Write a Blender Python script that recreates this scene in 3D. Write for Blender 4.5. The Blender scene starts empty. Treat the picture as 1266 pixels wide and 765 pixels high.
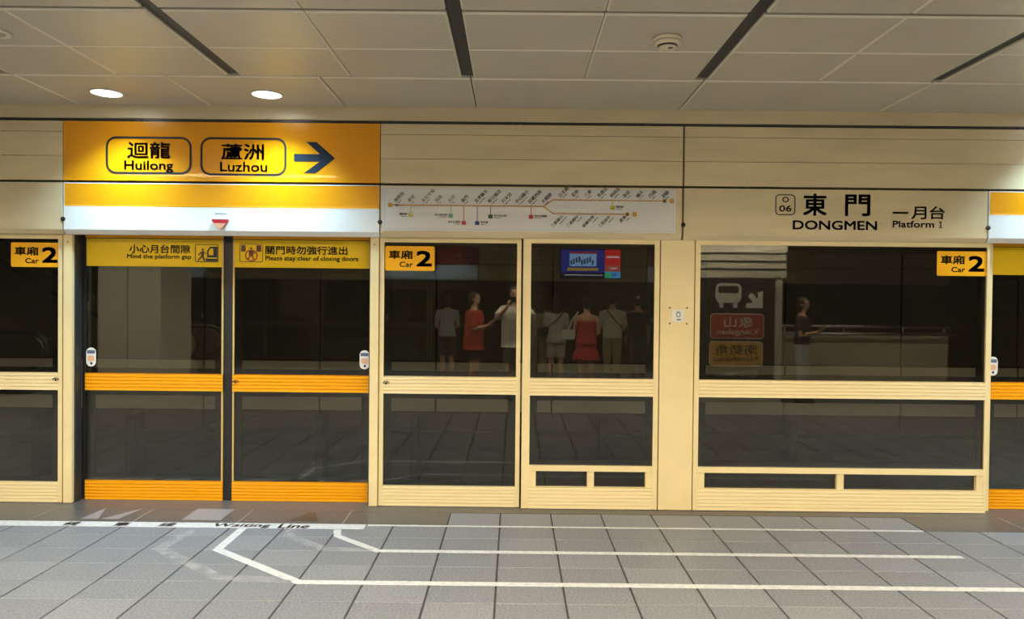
import bpy, bmesh, math, random
from mathutils import Matrix, Vector
random.seed(7)
PI = math.pi
SC = bpy.context.scene
COL = SC.collection

# ------------------------------------------------------------------ camera, world, exposure
cam_d = bpy.data.cameras.new('camera')
cam_d.sensor_width = 36.0; cam_d.lens = 26.0
cam_d.clip_start = 0.004; cam_d.clip_end = 200
cam = bpy.data.objects.new('camera', cam_d); COL.objects.link(cam)
cam.matrix_world = (Matrix.Translation((0, -5.49, 1.55)) @ Matrix.Rotation(math.radians(0.15), 4, 'Z')
                    @ Matrix.Rotation(math.radians(90 - 0.78), 4, 'X') @ Matrix.Rotation(math.radians(0.57), 4, 'Z'))
SC.camera = cam
w = bpy.data.worlds.new('World'); SC.world = w; w.use_nodes = True
w.node_tree.nodes['Background'].inputs[0].default_value = (0.02, 0.02, 0.022, 1)
w.node_tree.nodes['Background'].inputs[1].default_value = 0.3
SC.view_settings.view_transform = 'Standard'; SC.view_settings.look = 'None'
SC.view_settings.exposure = 0.0; SC.view_settings.gamma = 1.0
SC.view_settings.use_curve_mapping = False
WARM = (1.0, 0.86, 0.62)       # platform fluorescent lamps
COOL = (0.55, 0.83, 1.0)       # downlights over the doors
P_LINEAR = 108.0                # watts, each linear ceiling lamp
P_TUNNEL = 22.0               # watts, each fill lamp added over the track
P_DOWN = 17.0                  # watts, each door downlight

# ------------------------------------------------------------------ materials
MATS = {}
def mat(name, col, rough=0.5, metal=0.0, var=0.0, vscale=6.0, stretch=(1, 1, 1), bump=0.0, bscale=200.0,
        col2=None, emit=None, estr=0.0, spec=0.5, coat=0.0):
    if name in MATS: return MATS[name]
    m = bpy.data.materials.new(name); m.use_nodes = True
    nt = m.node_tree; b = nt.nodes['Principled BSDF']
    b.inputs['Base Color'].default_value = (*col, 1)
    b.inputs['Roughness'].default_value = rough; b.inputs['Metallic'].default_value = metal
    b.inputs['Specular IOR Level'].default_value = spec
    b.inputs['Coat Weight'].default_value = coat; b.inputs['Coat Roughness'].default_value = 0.03
    tc = nt.nodes.new('ShaderNodeTexCoord'); mp = nt.nodes.new('ShaderNodeMapping')
    nt.links.new(tc.outputs['Object'], mp.inputs[0]); mp.inputs['Scale'].default_value = stretch
    if var > 0 or col2:
        n = nt.nodes.new('ShaderNodeTexNoise'); n.inputs['Scale'].default_value = vscale
        n.inputs['Detail'].default_value = 5
        nt.links.new(mp.outputs[0], n.inputs[0])
        r = nt.nodes.new('ShaderNodeValToRGB')
        c2 = col2 or tuple(max(0, c * (1 - var)) for c in col)
        r.color_ramp.elements[0].position = 0.35; r.color_ramp.elements[1].position = 0.65
        r.color_ramp.elements[0].color = (*c2, 1); r.color_ramp.elements[1].color = (*col, 1)
        nt.links.new(n.outputs[0], r.inputs[0]); nt.links.new(r.outputs[0], b.inputs['Base Color'])
    if bump > 0:
        n2 = nt.nodes.new('ShaderNodeTexNoise'); n2.inputs['Scale'].default_value = bscale
        nt.links.new(mp.outputs[0], n2.inputs[0])
        bp = nt.nodes.new('ShaderNodeBump'); bp.inputs['Strength'].default_value = bump
        bp.inputs['Distance'].default_value = 0.002
        nt.links.new(n2.outputs[0], bp.inputs['Height']); nt.links.new(bp.outputs[0], b.inputs['Normal'])
    if emit:
        b.inputs['Emission Color'].default_value = (*emit, 1); b.inputs['Emission Strength'].default_value = estr
    MATS[name] = m
    return m
def glass_mat(name, tint, refl):
    m = bpy.data.materials.new(name); m.use_nodes = True; nt = m.node_tree
    for n in list(nt.nodes): nt.nodes.remove(n)
    out = nt.nodes.new('ShaderNodeOutputMaterial'); mix = nt.nodes.new('ShaderNodeMixShader')
    tr = nt.nodes.new('ShaderNodeBsdfTransparent'); gl = nt.nodes.new('ShaderNodeBsdfGlossy')
    tr.inputs[0].default_value = (*tint, 1)
    gl.inputs['Roughness'].default_value = 0.0; gl.inputs[0].default_value = (0.95, 0.95, 0.92, 1)
    fr = nt.nodes.new('ShaderNodeFresnel'); fr.inputs[0].default_value = refl
    nt.links.new(fr.outputs[0], mix.inputs[0]); nt.links.new(tr.outputs[0], mix.inputs[1])
    nt.links.new(gl.outputs[0], mix.inputs[2]); nt.links.new(mix.outputs[0], out.inputs[0])
    MATS[name] = m
    return m

M_CREAM = mat('cream_paint', (0.88, 0.74, 0.425), 0.38, var=0.05, vscale=5)
M_CREAMRIB = mat('cream_rib', (0.93, 0.80, 0.50), 0.34, var=0.03, vscale=4, stretch=(0.7, 1, 6))
M_HEAD = mat('header_enamel', (0.74, 0.635, 0.41), 0.34, var=0.12, vscale=2.2, stretch=(0.6, 1, 3))
M_WHITE = mat('header_white', (0.84, 0.87, 0.88), 0.3)
M_YEL = mat('sign_yellow', (0.82, 0.345, 0.0006), 0.20, coat=0.5)
M_RED = mat('sign_red', (0.42, 0.02, 0.02), 0.25, coat=0.4)
M_ORANGE = mat('door_orange', (0.95, 0.42, 0.001), 0.38, var=0.06, vscale=8, stretch=(1, 1, 12))
M_FILM = mat('band_film', (0.86, 0.58, 0.01), 0.25)
M_REDFILM = mat('band_film_red', (0.5, 0.06, 0.05), 0.25)
M_BLACK = mat('black_rubber', (0.012, 0.012, 0.013), 0.5)
M_CHAR = mat('charcoal_metal', (0.03, 0.03, 0.032), 0.42)
M_INK = mat('print_black', (0.012, 0.011, 0.012), 0.5)
M_NAVY = mat('print_navy', (0.010, 0.020, 0.038), 0.6, spec=0.2)
M_INKG = mat('print_grey', (0.17, 0.18, 0.20), 0.5)
M_STICK = mat('sticker_amber', (0.95, 0.47, 0.01), 0.3)
M_PAPER = mat('paper_white', (0.82, 0.82, 0.80), 0.4)
M_MAP = mat('map_plate', (0.72, 0.74, 0.76), 0.18, coat=0.5)
M_CEIL = mat('ceiling_panel_paint', (0.56, 0.52, 0.435), 0.34, var=0.05, vscale=2)
M_CEILEDGE = mat('ceiling_edge', (0.80, 0.75, 0.62), 0.4)
M_VOID = mat('ceiling_void', (0.03, 0.034, 0.038), 0.5)
M_TILE = mat('granite_tile', (0.205, 0.222, 0.262), 0.46, col2=(0.122, 0.131, 0.155), vscale=75, bump=0.25, bscale=260)
M_TILE2 = mat('granite_tile_dusty', (0.225, 0.242, 0.282), 0.5, col2=(0.138, 0.147, 0.172), vscale=80, bump=0.25, bscale=240)
M_GROUT = mat('grout', (0.05, 0.05, 0.052), 0.8)
M_DARK = mat('dark_granite', (0.105, 0.10, 0.10), 0.36, col2=(0.07, 0.067, 0.067), vscale=60, spec=0.3)
M_DARKI = mat('inlay_grey', (0.24, 0.24, 0.26), 0.35, var=0.2, vscale=60)
M_DARKI2 = mat('inlay_dark', (0.045, 0.043, 0.043), 0.3)
M_JOINTL = mat('joint_light', (0.25, 0.23, 0.20), 0.6)
M_TAPE = mat('floor_paint_white', (0.55, 0.575, 0.61), 0.5, col2=(0.43, 0.45, 0.48), vscale=30)
M_STEEL = mat('brushed_steel', (0.62, 0.61, 0.58), 0.28, metal=1.0)
M_RUBBER = mat('handrail_rubber', (0.015, 0.015, 0.016), 0.35)
M_STONE = mat('beige_cladding', (0.50, 0.44, 0.33), 0.4, var=0.08, vscale=2)
M_PILLAR = mat('pillar_enamel', (0.80, 0.76, 0.66), 0.3, var=0.06, vscale=2)
M_SIGNBK = mat('sign_charcoal', (0.06, 0.058, 0.055), 0.3)
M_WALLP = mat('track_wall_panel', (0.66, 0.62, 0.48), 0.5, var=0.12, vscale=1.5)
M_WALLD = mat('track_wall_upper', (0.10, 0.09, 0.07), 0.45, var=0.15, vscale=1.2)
M_CONC = mat('tunnel_concrete', (0.12, 0.115, 0.105), 0.8, var=0.3, vscale=2)
M_LAMP = mat('lamp_lens', (0.9, 0.9, 0.9), 0.4, emit=(0.92, 0.97, 1.0), estr=14)
M_TUBE = mat('tube_diffuser', (0.9, 0.9, 0.85), 0.4, emit=WARM, estr=3.0)
M_GLASS = glass_mat('door_glass', (0.76, 0.76, 0.72), 1.60)
def add_tape_residue():
    m = bpy.data.materials.new('paint_residue'); m.use_nodes = True; nt = m.node_tree
    b = nt.nodes['Principled BSDF']; b.inputs['Base Color'].default_value = (0.7, 0.71, 0.73, 1)
    b.inputs['Roughness'].default_value = 0.6
    n = nt.nodes.new('ShaderNodeTexNoise'); n.inputs['Scale'].default_value = 14; n.inputs['Detail'].default_value = 8
    r = nt.nodes.new('ShaderNodeValToRGB')
    r.color_ramp.elements[0].position = 0.35; r.color_ramp.elements[1].position = 0.8
    r.color_ramp.elements[0].color = (0, 0, 0, 1); r.color_ramp.elements[1].color = (0.22, 0.22, 0.22, 1)
    tc = nt.nodes.new('ShaderNodeTexCoord'); nt.links.new(tc.outputs['Object'], n.inputs[0])
    nt.links.new(n.outputs[0], r.inputs[0]); nt.links.new(r.outputs[0], b.inputs['Alpha'])
    return m
M_RESID = add_tape_residue()

# ------------------------------------------------------------------ mesh helpers
class MB:
    def __init__(s): s.v = []; s.f = []
    def add(s, vs, fs):
        n = len(s.v); s.v += [tuple(p) for p in vs]; s.f += [tuple(i + n for i in f) for f in fs]; return s
    def box(s, x0, x1, y0, y1, z0, z1):
        return s.add([(x0,y0,z0),(x1,y0,z0),(x1,y1,z0),(x0,y1,z0),(x0,y0,z1),(x1,y0,z1),(x1,y1,z1),(x0,y1,z1)],
                     [(0,3,2,1),(4,5,6,7),(0,1,5,4),(1,2,6,5),(2,3,7,6),(3,0,4,7)])
    def panel(s, x0, x1, y0, y1, z0, z1, c=0.004):   # box hanging down with a chamfered lower face
        return s.add([(x0+c,y0+c,z0),(x1-c,y0+c,z0),(x1-c,y1-c,z0),(x0+c,y1-c,z0),
                      (x0,y0,z0+c),(x1,y0,z0+c),(x1,y1,z0+c),(x0,y1,z0+c),
                      (x0,y0,z1),(x1,y0,z1),(x1,y1,z1),(x0,y1,z1)],
                     [(0,3,2,1),(0,1,5,4),(1,2,6,5),(2,3,7,6),(3,0,4,7),
                      (4,5,9,8),(5,6,10,9),(6,7,11,10),(7,4,8,11),(8,9,10,11)])
    def tile(s, x0, x1, y0, y1, z0, z1, c=0.003):    # box with chamfered top
        return s.add([(x0,y0,z0),(x1,y0,z0),(x1,y1,z0),(x0,y1,z0),(x0,y0,z1-c),(x1,y0,z1-c),(x1,y1,z1-c),(x0,y1,z1-c),
                      (x0+c,y0+c,z1),(x1-c,y0+c,z1),(x1-c,y1-c,z1),(x0+c,y1-c,z1)],
                     [(0,1,5,4),(1,2,6,5),(2,3,7,6),(3,0,4,7),(4,5,9,8),(5,6,10,9),(6,7,11,10),(7,4,8,11),(8,9,10,11),(0,3,2,1)])
    def prism_x(s, prof, x0, x1):                    # closed (y,z) outline swept along x
        n = len(prof)
        vs = [(x0, y, z) for y, z in prof] + [(x1, y, z) for y, z in prof]
        fs = [(i, (i+1) % n, n+(i+1) % n, n+i) for i in range(n)]
        fs += [tuple(range(n-1, -1, -1)), tuple(range(n, 2*n))]
        return s.add(vs, fs)
    def poly(s, pts, y0, y1):                        # closed (x,z) outline, thickness in y
        n = len(pts)
        vs = [(x, y0, z) for x, z in pts] + [(x, y1, z) for x, z in pts]
        fs = [(i, (i+1) % n, n+(i+1) % n, n+i) for i in range(n)]
        fs += [tuple(range(n-1, -1, -1)), tuple(range(n, 2*n))]
        return s.add(vs, fs)
    def polyz(s, pts, z0, z1):                       # closed (x,y) outline, thickness in z
        n = len(pts)
        vs = [(x, y, z0) for x, y in pts] + [(x, y, z1) for x, y in pts]
        fs = [(i, (i+1) % n, n+(i+1) % n, n+i) for i in range(n)]
        fs += [tuple(range(n-1, -1, -1)), tuple(range(n, 2*n))]
        return s.add(vs, fs)
    def ring(s, outer, inner, y0, y1):               # frame between two equal-count (x,z) outlines
        n = len(outer)
        vs = [(x, y0, z) for x, z in outer] + [(x, y0, z) for x, z in inner] + [(x, y1, z) for x, z in outer] + [(x, y1, z) for x, z in inner]
        fs = []
        for i in range(n):
            j = (i+1) % n
            fs += [(i, j, n+j, n+i), (2*n+i, 3*n+i, 3*n+j, 2*n+j), (i, 2*n+i, 2*n+j, j), (n+i, n+j, 3*n+j, 3*n+i)]
        return s.add(vs, fs)
    def lathe(s, prof, cx, cy, cz, n=24, axis='z'):  # (r,h) profile turned about z (or y)
        vs = []
        for r, h in prof:
            for k in range(n):
                a = 2*PI*k/n
                if axis == 'z': vs.append((cx+r*math.cos(a), cy+r*math.sin(a), cz+h))
                else: vs.append((cx+r*math.cos(a), cy+h, cz+r*math.sin(a)))
        fs = []
        for i in range(len(prof)-1):
            for k in range(n):
                k2 = (k+1) % n
                fs.append((i*n+k, i*n+k2, (i+1)*n+k2, (i+1)*n+k))
        fs.append(tuple(range(n-1, -1, -1))); fs.append(tuple(range((len(prof)-1)*n, len(prof)*n)))
        return s.add(vs, fs)
    def rings(s, rr):                                # loft through rings (lists of points)
        n = len(rr[0]); vs = [p for r in rr for p in r]; fs = []
        for i in range(len(rr)-1):
            for k in range(n):
                k2 = (k+1) % n
                fs.append((i*n+k, i*n+k2, (i+1)*n+k2, (i+1)*n+k))
        fs.append(tuple(range(n-1, -1, -1))); fs.append(tuple(range((len(rr)-1)*n, len(rr)*n)))
        return s.add(vs, fs)
    def tube(s, pts, rad, n=10):
        pts = [Vector(p) for p in pts]
        if not hasattr(rad, '__len__'): rad = [rad]*len(pts)
        rr = []
        for i, p in enumerate(pts):
            d = (pts[min(i+1, len(pts)-1)] - pts[max(i-1, 0)]).normalized()
            ref = Vector((0, 1, 0)) if abs(d.y) < 0.9 else Vector((1, 0, 0))
            a = d.cross(ref).normalized(); b = d.cross(a)
            rr.append([tuple(p + rad[i]*(math.cos(2*PI*k/n)*a + math.sin(2*PI*k/n)*b)) for k in range(n)])
        return s.rings(rr)
    def ell(s, c, r, n=14, m=9):                     # ellipsoid
        rr = []
        for i in range(m+1):
            t = -PI/2 + PI*(i+0.02)/(m+0.04)
            rr.append([(c[0]+r[0]*math.cos(t)*math.cos(2*PI*k/n), c[1]+r[1]*math.cos(t)*math.sin(2*PI*k/n), c[2]+r[2]*math.sin(t)) for k in range(n)])
        return s.rings(rr)
    def mesh(s, name, smooth=False):
        m = bpy.data.meshes.new(name); m.from_pydata(s.v, [], s.f)
        bm = bmesh.new(); bm.from_mesh(m); bmesh.ops.recalc_face_normals(bm, faces=bm.faces); bm.to_mesh(m); bm.free()
        if smooth:
            for p in m.polygons: p.use_smooth = True
        return m
SIDE = Matrix.Identity(4)
FAR = Matrix.Translation((0, -12.5, 0)) @ Matrix.Rotation(PI, 4, 'Z')
def linkobj(name, data, m, parent=None, smooth=False):
    o = bpy.data.objects.new(name, data); COL.objects.link(o)
    if m is not None and data is not None:
        if len(data.materials) == 0: data.materials.append(m)
    if parent is not None: o.parent = parent
    else: o.matrix_world = SIDE.copy()
    return o
def part(name, mb, m, parent=None, smooth=False, label=None):
    o = linkobj(name, mb.mesh(name, smooth), m, parent)
    if label: o['label'] = label
    return o
def tag(o, label, cat, group=None):
    o['label'] = label; o['category'] = cat
    if group: o['group'] = group
    return o
def thing(name, label, cat, group=None, loc=(0, 0, 0), rz=0.0):
    o = bpy.data.objects.new(name, None); o.empty_display_size = 0.1; COL.objects.link(o)
    o.matrix_world = SIDE @ Matrix.Translation(loc) @ Matrix.Rotation(rz, 4, 'Z')
    return tag(o, label, cat, group)
def struct(o): o['kind'] = 'structure'; return o
def rrect(x0, x1, z0, z1, r, k=5):
    pts = []
    for cx, cz, a0 in ((x1-r, z1-r, 0), (x0+r, z1-r, PI/2), (x0+r, z0+r, PI), (x1-r, z0+r, 1.5*PI)):
        for i in range(k+1):
            a = a0 + PI/2*i/k
            pts.append((cx+r*math.cos(a), cz+r*math.sin(a)))
    return pts
# lettering: the words become flat meshes fitted to a box
GLY = {}
def glyphs(s, bold):
    key = (s, bold)
    if key not in GLY:
        c = bpy.data.curves.new('lettering', 'FONT'); c.body = s; c.resolution_u = 3; c.offset = bold
        o = bpy.data.objects.new('lettering', c); COL.objects.link(o)
        dg = bpy.context.evaluated_depsgraph_get(); me = bpy.data.meshes.new_from_object(o.evaluated_get(dg))
        vs = [(v.co.x, v.co.y) for v in me.vertices]; fs = [tuple(p.vertices) for p in me.polygons]
        bpy.data.objects.remove(o); bpy.data.curves.remove(c); bpy.data.meshes.remove(me)
        x0 = min(p[0] for p in vs); x1 = max(p[0] for p in vs); y0 = min(p[1] for p in vs); y1 = max(p[1] for p in vs)
        GLY[key] = ([((x-x0)/(x1-x0), (y-y0)/(y1-y0)) for x, y in vs], fs, (x1-x0)/(y1-y0))
    return GLY[key]
def lay(mb, s, x0, x1, z0, z1, y, bold=0.012):
    vs, fs, _ = glyphs(s, 0.0)
    b = bold*0.75*(z1-z0)
    for dx, dz in ((-1, -1), (1, -1), (1, 1), (-1, 1)) + (((0, 1), (0, -1), (1, 0), (-1, 0)) if bold > 0.03 else ()):
        mb.add([(x0+b+u*(x1-x0-2*b)+dx*b, y, z0+b+v*(z1-z0-2*b)+dz*b) for u, v in vs], fs)
    return mb
def letters(s, x0, x1, z0, z1, y, m, parent, bold=0.012, name='lettering'):
    return part(name, lay(MB(), s, x0, x1, z0, z1, y, bold), m, parent)
def lay_rot(mb, s, x, z, h, ang, y, bold=0.0, right=False, wscale=1.0, off=0.0):
    vs, fs, asp = glyphs(s, 0.0); ww = asp*h*wscale; ca, sa = math.cos(ang), math.sin(ang)
    for q in ((-1, 1) if bold > 0 else (0,)):
        out = []
        for u, v in vs:
            a = u*ww - (ww if right else 0) + q*bold*h; b = v*h + off
            out.append((x+a*ca-b*sa, y, z+a*sa+b*ca))
        mb.add(out, fs)
    return mb

# ------------------------------------------------------------------ floor
PX, PY = 0.362, 0.2545
X0 = -0.444
fl = struct(part('floor', MB().box(-13, 13, -12.42, -0.04, -0.5, -0.008), M_GROUT))
fdoor = part('platform_edge_strip', MB().box(-13, 13, -0.15, 0.34, -0.5, 0.0), M_DARK, fl)
struct(fdoor)
def tile_mesh(w, d):
    return MB().tile(-w/2+0.005, w/2-0.005, -d/2+0.0028, d/2-0.0028, -0.014, 0.0, 0.0025).mesh('floor_tile')
tmesh = {}
def add_tile(cx, cy, ww, dd, m):
    key = (round(ww, 3), round(dd, 3), m.name)
    if key not in tmesh:
        me = tile_mesh(ww, dd); me.materials.append(m); tmesh[key] = me
    o = bpy.data.objects.new('floor_tile', tmesh[key]); COL.objects.link(o); o.parent = fl
    o.location = (cx, cy, random.uniform(-0.0006, 0.0006))
rows = [-0.47 - PY*i for i in range(8)]
for i in range(7):
    for k in range(-10, 11):
        add_tile(X0+PX*(k+0.5), rows[i]-PY/2, PX, PY, M_TILE if (i*7+k*3) % 5 else M_TILE2)
for k in range(0, 9):
    add_tile(X0+PX*(k+0.5), (-0.155-0.47)/2, PX, 0.315, M_TILE2)
mb = MB()
for k in range(-34, 34):
    for i in range(0, 40):
        if i < 7 and -10 <= k <= 10: continue
        y1 = -0.47 - PY*i; y0 = y1 - PY
        if y0 < -12.0: continue
        mb.tile(X0+PX*k+0.009, X0+PX*(k+1)-0.009, y0+0.0045, y1-0.0045, -0.014, 0.0, 0.0025)
o = part('floor_tiling', mb, M_TILE, fl); o['kind'] = 'stuff'
# dark granite slabs in front of the doors, a few with inlaid arrow pieces
for x0, n in ((X0-0.72*5, 5), (X0+PX*9, 5)):
    for k in range(n):
        part('granite_slab', MB().tile(x0+0.72*k+0.002, x0+0.72*(k+1)-0.002, -0.466, -0.152, -0.014, 0.0, 0.001), M_DARK, fl)
        if k: part('slab_joint', MB().box(x0+0.72*k-0.004, x0+0.72*k+0.004, -0.44, -0.12, -0.01, 0.0006), M_JOINTL, fl)
def inlay(pts, m, label=None):
    part('arrow_inlay', MB().polyz(pts, -0.003, 0.001), m, fl, label=label)
inlay([(-2.99, -0.39), (-2.96, -0.12), (-2.87, -0.39)], M_DARKI)
inlay([(-2.85, -0.39), (-2.73, -0.39), (-2.69, -0.12)], M_DARKI)
inlay([(-2.29, -0.39), (-2.02, -0.39), (-2.02, -0.12), (-2.29, -0.12)], M_DARKI)
inlay([(-1.56, -0.39), (-1.34, -0.39), (-1.43, -0.14)], M_DARKI2)
# painted lines
def stripe(name, label, pts, wd, m=None, cat='floor line', group=None):
    # pts: polyline on the floor with mitred corners
    P = [Vector(p) for p in pts]; L = []; R = []
    for i, p in enumerate(P):
        d1 = (P[i]-P[i-1]).normalized() if i else (P[1]-P[0]).normalized()
        d2 = (P[i+1]-P[i]).normalized() if i < len(P)-1 else d1
        n1 = Vector((-d1.y, d1.x)); n2 = Vector((-d2.y, d2.x)); n = (n1+n2).normalized()
        k = wd/2/max(0.3, n.dot(n1)); L.append(p+n*k); R.append(p-n*k)
    mb = MB()
    for i in range(len(P)-1):
        mb.polyz([tuple(R[i]), tuple(R[i+1]), tuple(L[i+1]), tuple(L[i])], 0.0007, 0.0016)
    return tag(part(name, mb, m or M_TAPE), label, cat, group)
wl = thing('waiting_line', 'wide white waiting line lettered in black along the dark granite before the orange doors', 'floor line')
part('stripe', MB().box(-4.2, -0.995, -0.560, -0.452, 0.0004, 0.0016), M_TAPE, wl)
def floor_text(s, x0, x1, y0, y1, bold=0.015):
    vs, fs, _ = glyphs(s, 0.0)
    mb = MB()
    for q in (-0.004, 0.004): mb.add([(x0+u*(x1-x0)+q, y0+v*(y1-y0)+q, 0.0021) for u, v in vs], fs)
    part('lettering', mb, M_INK, wl)
floor_text('Waiting', -2.02, -1.636, -0.556, -0.464); floor_text('Line', -1.571, -1.37, -0.552, -0.464)
floor_text('候', -3.03, -2.93, -0.549, -0.463); floor_text('車', -2.69, -2.59, -0.549, -0.463); floor_text('線', -2.38, -2.28, -0.549, -0.463)
stripe('queue_stripe', 'thin white stripe on grey tiles nearest the cream panels', [(-0.985, -0.47), (2.80, -0.47)], 0.032)
stripe('queue_stripe', 'short bent white arrow stripe joining the middle white floor stripe', [(-1.165, -0.57), (-1.135, -0.70), (-0.82, -0.978), (2.76, -0.978)], 0.048)
stripe('queue_stripe', 'long bent white stripe nearest the bottom of the picture with large chevron bend', [(-1.80, -0.565), (-1.80, -0.985), (-1.16, -1.488), (4.6, -1.488)], 0.056)
stripe('worn_stripe', 'faint worn chevron residue left of the bright bent floor stripe', [(-2.12, -0.60), (-2.16, -0.98), (-1.62, -1.43), (-1.2, -1.46)], 0.075, M_RESID, 'floor mark')
stripe('worn_stripe', 'faint worn short bend residue between the two bright bent stripes', [(-1.46, -0.58), (-1.46, -0.70), (-1.16, -0.95), (-0.86, -0.97)], 0.07, M_RESID, 'floor mark')

# ------------------------------------------------------------------ ceiling
ZC = 2.945
ce = struct(part('ceiling', MB().box(-13, 13, -12.6, 0.1, ZC+0.06, ZC+0.3), M_VOID))
def cpanel(x0, x1, y0, y1):
    o = part('ceiling_panel', MB().panel(x0, x1, y0, y1, ZC, ZC+0.03, 0.009), M_CEIL, ce)
    o.data.materials.append(M_CEILEDGE)
    for i in (1, 2, 3, 4): o.data.polygons[i].material_index = 1      # pressed rim, painted lighter for the light its edge catches
xs = [-5.73, -4.23, -3.19, -2.23, -1.25, -0.29, 1.195, 2.645, 3.67, 4.63, 5.61, 6.57]
for a, b in zip(xs[:-1], xs[1:]): cpanel(a+0.004, b-0.004, -0.772, -0.06)
field = MB()
MX, MY = 1.475, 1.09
for j in range(0, 11):
    y1 = -0.80 - MY*j; y0 = y1 - MY + 0.036
    for i in range(-5, 6):
        xc = -0.307 + MX*i
        for h in (0, 1):
            xa = xc + 0.036 + h*(MX-0.072)/2; xb = xa + (MX-0.072)/2
            for g in (0, 1):
                ya = y1 - (g+1)*(y1-y0)/2; yb = ya + (y1-y0)/2
                if j < 3 and -3 <= i <= 3: cpanel(xa+0.002, xb-0.002, ya+0.0015, yb-0.0015)
                else: field.panel(xa+0.002, xb-0.002, ya+0.0015, yb-0.0015, ZC, ZC+0.03, 0.007)
o = part('ceiling_panel_field', field, M_CEIL, ce); o['kind'] = 'stuff'
for i in range(-4, 6):
    part('slot_channel', MB().box(-0.307+MX*i-0.05, -0.307+MX*i+0.05, -12.3, -0.79, ZC+0.02, ZC+0.045), M_VOID, ce)
# smoke detector, ceiling speaker
sd = thing('smoke_detector', 'small round cream smoke detector on the ceiling right of centre', 'smoke detector', loc=(0.80, -1.545, ZC))
part('base', MB().lathe([(0.075, 0.0), (0.078, -0.006), (0.074, -0.020)], 0, 0, 0, 32), mat('detector_plastic', (0.72, 0.66, 0.50), 0.45), sd, True)
part('chamber', MB().lathe([(0.072, -0.020), (0.066, -0.036), (0.058, -0.042)], 0, 0, 0, 32), MATS['detector_plastic'], sd, True)
part('vent_slot', MB().lathe([(0.054, -0.042), (0.050, -0.050)], 0, 0, 0, 32), M_CHAR, sd, True)
part('cap', MB().lathe([(0.050, -0.050), (0.046, -0.057), (0.02, -0.062), (0.001, -0.063)], 0, 0, 0, 32), MATS['detector_plastic'], sd, True)
part('led_mark', MB().box(0.0, 0.022, -0.032, -0.022, -0.0645, -0.058), M_CHAR, sd)
sp = thing('ceiling_speaker', 'round ceiling speaker cut by the left picture edge', 'speaker', loc=(-2.79, -1.54, ZC))
part('rim', MB().lathe([(0.085, 0.0), (0.088, -0.006), (0.070, -0.010), (0.062, -0.004)], 0, 0, 0, 32), M_CEILEDGE, sp, True)
part('grille', MB().lathe([(0.061, -0.001), (0.058, -0.006), (0.01, -0.008), (0.001, -0.008)], 0, 0, 0, 32), mat('speaker_grille', (0.45, 0.42, 0.36), 0.6), sp, True)

def downlight(x, y, label, group, power=P_DOWN):
    t = thing('downlight', label, 'downlight', group, loc=(x, y, ZC))
    part('trim_ring', MB().lathe([(0.108, 0.001), (0.110, -0.006), (0.098, -0.008), (0.094, 0.004)], 0, 0, 0, 32), M_CEILEDGE, t, True)
    part('lens', MB().lathe([(0.095, 0.002), (0.094, -0.004), (0.05, -0.010), (0.001, -0.012)], 0, 0, 0, 32), M_LAMP, t, True)
    ld = bpy.data.lights.new('downlight_lamp', 'AREA'); ld.shape = 'DISK'; ld.size = 0.18; ld.energy = power
    ld.color = COOL; ld.spread = math.radians(106)
    lo = bpy.data.objects.new('downlight_lamp', ld); COL.objects.link(lo); lo.parent = t; lo.location = (0, 0, -0.02)
YD = -0.385
downlight(-2.82, YD, 'round white downlight in the ceiling, nearest the left picture edge', None)
downlight(-1.715, YD, 'round white downlight in the ceiling above the yellow sign arrow', None)
for x in (4.02, 5.14): downlight(x, YD, 'round white downlight above the orange door at the right edge', 'downlights of the right door')
for x in (-9.6, -8.5): downlight(x, YD, 'round white downlight beyond the left picture edge', 'downlights beyond the left edge')
def linear(x, y, ln=2.4):
    t = thing('linear_ceiling_light', 'warm linear ceiling lamp over the platform behind the viewer', 'ceiling light', 'linear lamps over the platform', loc=(x, y, ZC))
    part('housing', MB().prism_x([(-0.08, 0.0), (0.08, 0.0), (0.07, -0.03), (-0.07, -0.03)], -ln/2-0.03, ln/2+0.03), M_CEILEDGE, t)
    part('diffuser', MB().box(-ln/2, ln/2, -0.062, 0.062, -0.034, -0.028), M_TUBE, t)
    for yy in (-0.074, 0.068): part('added_baffle', MB().box(-ln/2-0.03, ln/2+0.03, yy, yy+0.006, -0.070, -0.02), M_CEILEDGE, t)  # fins added to keep grazing lamp light and glare off the header
    ld = bpy.data.lights.new('tube_lamp', 'AREA'); ld.shape = 'RECTANGLE'; ld.size = ln; ld.size_y = 0.12; ld.energy = P_LINEAR; ld.color = WARM
    lo = bpy.data.objects.new('tube_lamp', ld); COL.objects.link(lo); lo.parent = t; lo.location = (0, 0, -0.038)
for y in (-2.75, -5.6, -9.4):
    for x in (-6.4, -3.2, 0.0, 3.2, 6.4): linear(x, y)

# ------------------------------------------------------------------ screen door front (built once for each platform side)
def ribbed(x0, x1, z0, z1, y, n, depth=0.03, rib=0.008):
    prof = [(y+depth, z0), (y, z0)]
    h = (z1-z0)/n
    for i in range(n):
        a = z0 + h*i
        prof += [(y, a+h*0.04), (y, a+h*0.70), (y+rib, a+h*0.78), (y+rib, a+h*0.97)]
    prof += [(y, z1), (y+depth, z1)]
    return MB().prism_x(prof, x0, x1)
def pane(x0, x1, z0, z1, y, parent, name='glass_pane', border=0.055):
    g = part(name, MB().box(x0, x1, y, y+0.010, z0, z1), M_GLASS, parent)
    b = border
    part('frit_border', MB().ring([(x0, z0), (x1, z0), (x1, z1), (x0, z1)],
         [(x0+b, z0+b*0.7), (x1-b, z0+b*0.7), (x1-b, z1-b*0.7), (x0+b, z1-b*0.7)], y+0.012, y+0.016), M_CHAR, g)
    return g
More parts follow.
